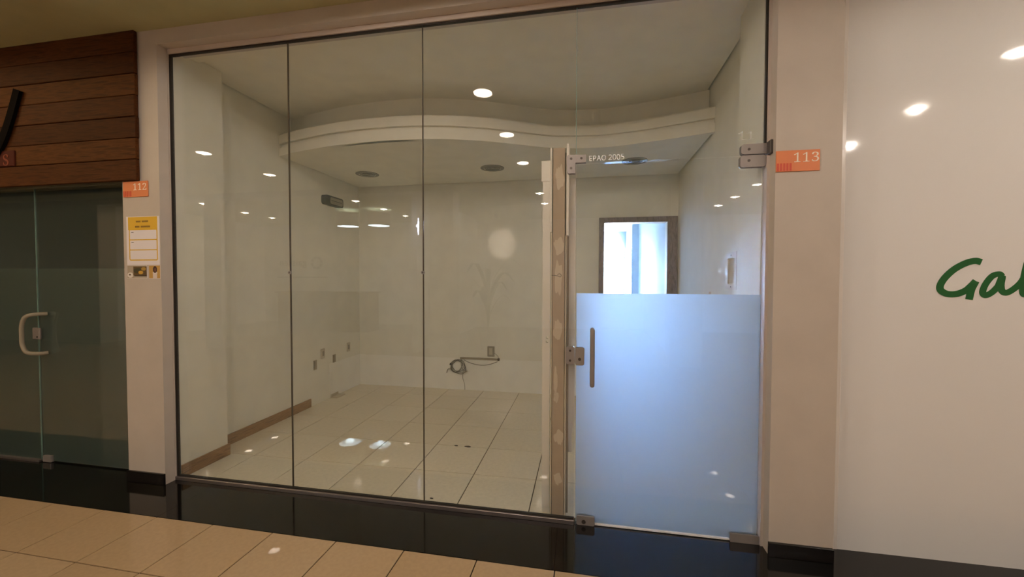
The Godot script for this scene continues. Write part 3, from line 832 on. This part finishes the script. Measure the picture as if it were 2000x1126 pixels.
# ==================================================================== remains of a partition behind the glass
func stub():
	var t := thing("partition_stub", "bare upright stub of a torn-out partition behind the glass beside the door", "partition", Vector3(-0.08, 0.0, -0.04))
	box("core", Vector3(-0.112, 0.012, -0.075), Vector3(-0.042, 2.212, -0.014), M.fibre_core, t, 0.002)
	box("edge_strip", Vector3(-0.129, 1.72, -0.072), Vector3(-0.117, 2.215, -0.012), M.plaster_white, t, 0.003)
	box("edge_strip", Vector3(-0.034, 1.70, -0.072), Vector3(-0.018, 2.235, -0.012), M.plaster_white, t, 0.003)
	box("edge_strip", Vector3(-0.122, 0.012, -0.072), Vector3(-0.115, 1.72, -0.016), M.plaster_warm, t, 0.002)
	box("edge_strip", Vector3(-0.039, 0.012, -0.072), Vector3(-0.032, 1.70, -0.016), M.plaster_warm, t, 0.002)
	box("back_board", Vector3(-0.124, 0.012, -0.084), Vector3(-0.020, 2.20, -0.076), M.fibre_core, t)
	# a hollow white profile with two holes punched in its face
	var side := boxes("white_profile", [[Vector3(-0.178, 0.05, -0.086), Vector3(-0.1555, 2.150, -0.060)], [Vector3(-0.1425, 0.05, -0.086), Vector3(-0.131, 2.150, -0.060)], [Vector3(-0.1555, 0.05, -0.086), Vector3(-0.1425, 1.056, -0.060)], [Vector3(-0.1555, 1.069, -0.086), Vector3(-0.1425, 1.081, -0.060)], [Vector3(-0.1555, 1.094, -0.086), Vector3(-0.1425, 2.150, -0.060)]], M.white_paint, t)
	box("bracket", Vector3(-0.186, 2.03, -0.060), Vector3(-0.131, 2.153, -0.056), M.white_paint, side, 0.001)
	box("foot", Vector3(-0.178, 0.0, -0.086), Vector3(-0.131, 0.05, -0.076), M.white_paint, side)
	# drywall strip on the door side, broken off above the floor
	var dw := PackedVector2Array([Vector2(-0.032, 0.385), Vector2(0.002, 0.385), Vector2(0.003, 0.50), Vector2(0.012, 0.56), Vector2(0.018, 0.62), Vector2(0.019, 2.05), Vector2(-0.032, 2.05)])
	obj("drywall_strip", prism(dw, -0.097, -0.085), M.plaster_white, t)
	# torn plaster patches on the core
	var blobs := [[-0.073, 2.04, 0.026, 0.075], [-0.074, 1.64, 0.030, 0.055], [-0.078, 1.45, 0.024, 0.10], [-0.080, 1.14, 0.026, 0.06], [-0.092, 0.83, 0.012, 0.09], [-0.088, 0.74, 0.016, 0.035], [-0.07, 0.50, 0.030, 0.045], [-0.076, 0.25, 0.024, 0.04]]
	for b in blobs:
		var p := PackedVector2Array()
		for i in 26:
			var a := TAU * i / 26
			var k := 0.62 + 0.30 * rng.randf() + 0.28 * absf(sin(a * 2.0 + b[1] * 9.0))
			p.append(Vector2(clampf(b[0] + b[2] * k * cos(a), -0.110, -0.044), b[1] + b[3] * k * sin(a)))
		obj("plaster_patch", prism(p, -0.0145, -0.0125), M.plaster_pale, t)
	var ring := begin()
	tube_into(ring, smooth([Vector3(-0.084, 1.468, -0.0115), Vector3(-0.072, 1.475, -0.0105), Vector3(-0.061, 1.466, -0.011), Vector3(-0.068, 1.456, -0.0115), Vector3(-0.082, 1.462, -0.0115), Vector3(-0.118, 1.466, -0.0115)]), 0.0016, 6)
	obj("wire_loop", ring.commit(), M.steel_dark, t)

# ==================================================================== small things in the shop
func shop_fittings():
	# round unlit ceiling fittings
	var names := ["round unlit ceiling fitting in the dropped ceiling by the left wall", "round unlit ceiling fitting in the middle of the dropped ceiling", "round unlit ceiling fitting in the dropped ceiling before the doorway"]
	var xs := [-2.458, -0.955, 0.556]
	for i in 3:
		var at := Vector3(xs[i], 2.66, -2.0)
		var l := thing("ceiling_fitting", names[i], "ceiling fitting", at, "round fittings in the dropped ceiling")
		obj("ring", lathe([Vector2(0.095, -0.008), Vector2(0.13, -0.006), Vector2(0.13, 0.0), Vector2(0.095, 0.0)], 36), M.metal_grey, l, at)
		obj("grille", lathe([Vector2(0.0, -0.002), Vector2(0.095, -0.002), Vector2(0.095, 0.0), Vector2(0.0, 0.0)], 36), M.grey_plastic, l, at)
		for r in [0.03, 0.055, 0.078]:
			obj("baffle", lathe([Vector2(r, -0.002), Vector2(r, -0.008), Vector2(r + 0.006, -0.008), Vector2(r + 0.006, -0.002)], 28), M.metal_grey, l, at)
	# black fixture high on the left wall
	var e := thing("wall_fixture", "black oblong wall fixture with a pale window high on the left wall", "fixture", Vector3(XL, 2.36, -2.02))
	var body := PackedVector2Array()
	for v in rounded(-0.175, -0.055, 0.175, 0.055, 0.03): body.append(v)
	var case := obj("case", prism(body, 0.0, 0.055), M.black_plastic, e, Vector3(XL, 2.36, -2.03), Vector3(0, PI / 2, 0))
	var lens := obj("window", prism(rounded(-0.085, -0.038, 0.155, 0.038, 0.02), 0.055, 0.060), M.grey_plastic, e, Vector3(XL, 2.36, -2.03), Vector3(0, PI / 2, 0))
	box("bar", Vector3(XL + 0.060, 2.357, -2.16), Vector3(XL + 0.064, 2.363, -1.96), M.black_plastic, e)
	# open boxes and plates low on the left wall
	for a in [["open empty socket box sunk in the left wall nearer the wooden skirting", -1.721, 0.453], ["open empty socket box sunk in the left wall nearer the corner", -2.073, 0.453]]:
		var s := thing("socket_box", a[0], "socket", Vector3(XL, a[2], a[1]))
		# a plastic box sunk into the hole in the wall
		var k: float = a[1]
		boxes("back_box", [[Vector3(XL - 0.112, 0.3975, k - 0.0315), Vector3(XL - 0.109, 0.5085, k + 0.0315)], [Vector3(XL - 0.109, 0.3975, k - 0.0315), Vector3(XL - 0.001, 0.3995, k + 0.0315)], [Vector3(XL - 0.109, 0.5065, k - 0.0315), Vector3(XL - 0.001, 0.5085, k + 0.0315)], [Vector3(XL - 0.109, 0.3995, k - 0.0315), Vector3(XL - 0.001, 0.5065, k - 0.0295)], [Vector3(XL - 0.109, 0.3995, k + 0.0295), Vector3(XL - 0.001, 0.5065, k + 0.0315)]], M.box_plastic, s)
		for y in [0.404, 0.502]:
			box("lug", Vector3(XL - 0.012, y - 0.005, k - 0.007), Vector3(XL - 0.004, y + 0.005, k + 0.007), M.box_plastic, s)
	for a in [["pale socket plate on the left wall between the open boxes", -1.85, 0.56], ["pale socket plate on the left wall close to the corner", -2.366, 0.552]]:
		var s := thing("socket_plate", a[0], "socket", Vector3(XL, a[2], a[1]))
		box("plate", Vector3(XL, a[2] - 0.057, a[1] - 0.036), Vector3(XL + 0.008, a[2] + 0.057, a[1] + 0.036), M.socket_plastic, s, 0.003)
		box("insert", Vector3(XL + 0.008, a[2] - 0.03, a[1] - 0.014), Vector3(XL + 0.012, a[2] + 0.03, a[1] + 0.014), M.grey_plastic if a[1] > -2.0 else M.metal_grey, s, 0.002)
	# back wall: socket, raceway and the bundle of cable
	var s2 := thing("socket_plate", "pale socket plate on the back wall above the end of the cable duct", "socket", Vector3(-1.124, 0.508, ZB))
	box("plate", Vector3(-1.170, 0.445, ZB), Vector3(-1.078, 0.575, ZB + 0.010), M.grey_plastic, s2, 0.003)
	box("insert", Vector3(-1.148, 0.468, ZB + 0.010), Vector3(-1.102, 0.555, ZB + 0.013), M.socket_plastic, s2, 0.002)
	var r := thing("cable_duct", "thin grey cable duct along the joint of the back wall", "duct", Vector3(-1.28, 0.408, ZB))
	box("channel", Vector3(-1.53, 0.400, ZB + 0.004), Vector3(-1.03, 0.424, ZB + 0.024), M.raceway, r, 0.003)
	box("end_cap", Vector3(-1.035, 0.396, ZB + 0.002), Vector3(-1.010, 0.428, ZB + 0.028), M.cable_dark, r, 0.003)
	var c := thing("cable_bundle", "tangled coil of loose grey cables hanging on the back wall", "cable", Vector3(-1.56, 0.2, ZB))
	for i in 5:
		var pts := []
		for j in 25:
			var a := TAU * j / 24.0 + i
			var rad := 0.070 + 0.010 * sin(3.0 * a + i) + 0.006 * i
			pts.append(Vector3(-1.575 + 0.008 * i + rad * 1.05 * cos(a), 0.315 - 0.004 * i + rad * 0.95 * sin(a), ZB + 0.014 + 0.006 * i + 0.004 * sin(2.0 * a)))
		obj("coil", tube(pts, 0.0042, 6), M.cable_grey if i % 2 else M.cable_dark, c)
	obj("strand", tube(smooth([Vector3(-1.50, 0.41, ZB + 0.03), Vector3(-1.51, 0.36, ZB + 0.04), Vector3(-1.49, 0.26, ZB + 0.035), Vector3(-1.43, 0.25, ZB + 0.03), Vector3(-1.49, 0.22, ZB + 0.03)]), 0.005, 6), M.cable_grey, c)
	obj("strand", tube(smooth([Vector3(-1.64, 0.27, ZB + 0.03), Vector3(-1.69, 0.265, ZB + 0.03), Vector3(-1.71, 0.215, ZB + 0.03)]), 0.005, 6), M.cable_grey, c)
	obj("strand", tube(smooth([Vector3(-1.49, 0.24, ZB + 0.03), Vector3(-1.495, 0.16, ZB + 0.022), Vector3(-1.47, 0.08, ZB + 0.02), Vector3(-1.465, 0.0045, ZB + 0.022)]), 0.0035, 6), M.cable_grey, c)
	obj("plug", tube([Vector3(-1.655, 0.325, ZB + 0.05), Vector3(-1.645, 0.35, ZB + 0.05)], 0.010, 8), M.black_plastic, c)
	var w := thing("loose_wire", "dark wire sagging below the cable duct on the back wall", "wire", Vector3(-1.25, 0.34, ZB))
	obj("wire", tube(smooth([Vector3(-1.475, 0.394, ZB + 0.030), Vector3(-1.40, 0.36, ZB + 0.028), Vector3(-1.30, 0.338, ZB + 0.028), Vector3(-1.20, 0.335, ZB + 0.028), Vector3(-1.10, 0.36, ZB + 0.030), Vector3(-1.03, 0.39, ZB + 0.036)]), 0.0035, 6), M.cable_dark, w)
	obj("wire", tube(smooth([Vector3(-1.02, 0.435, ZB + 0.034), Vector3(-1.03, 0.46, ZB + 0.028), Vector3(-1.075, 0.49, ZB + 0.013)]), 0.003, 6), M.cable_grey, w)
	# stripped switch panel on the right wall
	var q := thing("switch_panel", "open white electrical panel frame on the right wall by the glass door", "switch", Vector3(XR, 1.5, -0.79))
	boxes("frame", [[Vector3(XR - 0.010, 1.368, -0.905), Vector3(XR, 1.638, -0.862)], [Vector3(XR - 0.010, 1.368, -0.728), Vector3(XR, 1.638, -0.680)], [Vector3(XR - 0.010, 1.595, -0.862), Vector3(XR, 1.638, -0.728)], [Vector3(XR - 0.010, 1.368, -0.862), Vector3(XR, 1.408, -0.728)]], M.white_paint, q)
	box("inner_plate", Vector3(XR - 0.005, 1.416, -0.852), Vector3(XR, 1.587, -0.740), M.plaster_white, q)
	for y in [1.616, 1.388]:
		obj("screw", tube([Vector3(XR - 0.010, y, -0.79), Vector3(XR - 0.012, y, -0.79)], 0.006, 10), M.steel_dark, q)
	var hk := thing("wall_plug", "tiny white plug sticking out of the right wall", "plug", Vector3(XR, 1.32, -1.3))
	obj("body", tube([Vector3(XR, 1.325, -1.31), Vector3(XR - 0.02, 1.325, -1.31)], 0.012, 10), M.white_paint, hk)
	# bits on the floor
	var fl := thing("fallen_plate", "small white cover plate lying on the floor against the left wall", "plate", Vector3(-2.9, 0, -2.06))
	box("plate", Vector3(-2.955, 0.0, -2.14), Vector3(-2.86, 0.012, -1.98), M.socket_plastic, fl, 0.003)
	box("raised_edge", Vector3(-2.952, 0.012, -2.13), Vector3(-2.945, 0.040, -1.99), M.socket_plastic, fl)
	for a in [["small dark scrap on the floor tiles in the middle of the shop", -1.017, -0.927, 0.014], ["longer dark scrap on the floor tiles in the middle of the shop", -0.912, -0.928, 0.022], ["dark crumb on the floor tiles close to the glass", -0.907, -0.092, 0.010]]:
		var k := PackedVector2Array()
		for i in 9:
			var an := TAU * i / 9
			k.append(Vector2(a[3] * (1.0 + 0.5 * rng.randf()) * cos(an), 0.5 * a[3] * (0.8 + 0.5 * rng.randf()) * sin(an)))
		var o := obj("floor_scrap", prism(k, 0.0, 0.004), M.scrap_brown, self, Vector3(a[1], 0.0, a[2]), Vector3(-PI / 2, 0, 0))
		tag(o, a[0], "debris", "dark scraps on the shop floor")

# ==================================================================== number plates and the notice
func number_plate(label: String, words: String, x0: float, y0: float, tx: float, ty: float, cap: float, w: float, h: float):
	var z := 0.0905
	var p := thing("number_plate", label, "number plate", Vector3(x0 + w / 2, y0, z), "orange unit number plates")
	box("plate", Vector3(x0, y0, z), Vector3(x0 + w, y0 + h, z + 0.006), M.orange, p, 0.001)
	letters("digits", words, cap, M.digit_white, p, Vector3(tx, ty, z + 0.0067), 0.001, "Droid Serif", false, Vector3.ZERO, 1.12)
	for i in 5:
		box("bar", Vector3(x0 + 0.004 + i * 0.0145, y0 + 0.004, z + 0.006), Vector3(x0 + 0.0135 + i * 0.0145, y0 + 0.042, z + 0.0066), M.red_orange, p)

func notice_picture(w: int, h: int, list: Array) -> StandardMaterial3D:
	var im := Image.create(w, h, false, Image.FORMAT_RGB8)
	for r in list:
		if r[0] == "rect":
			im.fill_rect(Rect2i(r[1], r[2], r[3], r[4]), r[5])
		else:   # ellipse
			for y in range(r[2] - r[4], r[2] + r[4]):
				for x in range(r[1] - r[3], r[1] + r[3]):
					if x >= 0 and y >= 0 and x < w and y < h and pow(float(x - r[1]) / r[3], 2) + pow(float(y - r[2]) / r[4], 2) < 1.0:
						im.set_pixel(x, y, r[5])
	var m := StandardMaterial3D.new()
	m.albedo_texture = ImageTexture.create_from_image(im)
	m.roughness = 0.6
	return m

func print_sheet(called: String, x0: float, y0: float, x1: float, y1: float, z: float, m: Material, parent: Node) -> MeshInstance3D:
	var q := QuadMesh.new()
	q.size = Vector2(x1 - x0, y1 - y0)
	return obj(called, q, m, parent, Vector3((x0 + x1) / 2, (y0 + y1) / 2, z))

func plates_and_notice():
	number_plate("orange plate with white number 112 on the pillar beside the plank sign", "112", -3.103, 2.006, -2.958, 2.074, 0.046, 0.212, 0.108)
	number_plate("orange plate with white number 113 on the pillar beside the glass door", "113", 1.034, 1.992, 1.171, 2.060, 0.046, 0.200, 0.106)
	# the yellow-headed notice
	var z := 0.0905
	var n := thing("notice_poster", "white paper notice with a yellow heading and three empty boxes on the pillar", "notice", Vector3(-2.94, 1.54, z))
	box("sheet", Vector3(-3.086, 1.535, z), Vector3(-2.806, 1.871, z + 0.002), M.paper, n)
	var zz := z + 0.0022
	box("heading", Vector3(-3.07, 1.778, zz), Vector3(-2.822, 1.868, zz + 0.0004), M.yellow_print, n)
	for wd in [[-3.002, -2.962, 1.836], [-2.952, -2.898, 1.836], [-3.010, -2.972, 1.800], [-2.962, -2.882, 1.800]]:
		box("print_line", Vector3(wd[0], wd[2] - 0.006, zz + 0.0004), Vector3(wd[1], wd[2] + 0.006, zz + 0.0006), M.ink_brown, n)
	var frame := begin()
	prism_into(frame, rounded(-3.064, 1.565, -2.822, 1.785, 0.012), zz, zz + 0.0003)
	obj("box_frame", frame.commit(), M.yellow_print, n)
	for i in 3:
		obj("blank_box", prism(rounded(-3.056, 1.573 + i * 0.070, -2.830, 1.636 + i * 0.070, 0.004), zz + 0.0003, zz + 0.0006), M.paper, n)
	for i in [1, 2]:
		box("mark", Vector3(-3.044, 1.620 + i * 0.070, zz + 0.0006), Vector3(-3.024, 1.624 + i * 0.070, zz + 0.0008), M.ink_dark, n)
	# two photo cards under it
	var p1 := thing("photo_card", "small photo card of papers and a cup under the yellow notice", "card", Vector3(-3.0, 1.44, z))
	box("card", Vector3(-3.088, 1.441, z), Vector3(-2.917, 1.532, z + 0.0015), M.paper, p1)
	print_sheet("photo", -3.086, 1.443, -2.919, 1.530, z + 0.0019, notice_picture(96, 56, [["rect", 0, 0, 96, 56, Color8(176, 160, 140)], ["rect", 30, 4, 66, 40, Color8(96, 74, 40)], ["oval", 52, 22, 22, 12, Color8(64, 60, 34)], ["oval", 66, 30, 12, 8, Color8(206, 160, 60)], ["oval", 80, 14, 12, 8, Color8(176, 140, 60)], ["rect", 34, 44, 62, 4, Color8(40, 34, 30)], ["rect", 34, 48, 62, 8, Color8(190, 178, 160)], ["oval", 14, 42, 14, 12, Color8(226, 220, 214)], ["oval", 12, 40, 5, 4, Color8(96, 76, 60)]]), p1)
	var p2 := thing("photo_card", "small yellow photo card of a dark-haired figure in white under the notice", "card", Vector3(-2.85, 1.44, z))
	box("card", Vector3(-2.902, 1.440, z), Vector3(-2.804, 1.532, z + 0.0015), M.paper, p2)
	print_sheet("photo", -2.900, 1.442, -2.806, 1.530, z + 0.0019, notice_picture(64, 60, [["rect", 0, 0, 64, 60, Color8(196, 154, 82)], ["rect", 22, 32, 24, 28, Color8(226, 214, 210)], ["oval", 34, 34, 14, 7, Color8(226, 214, 210)], ["oval", 34, 18, 12, 16, Color8(62, 38, 32)], ["oval", 35, 20, 5, 9, Color8(120, 76, 66)]]), p2)
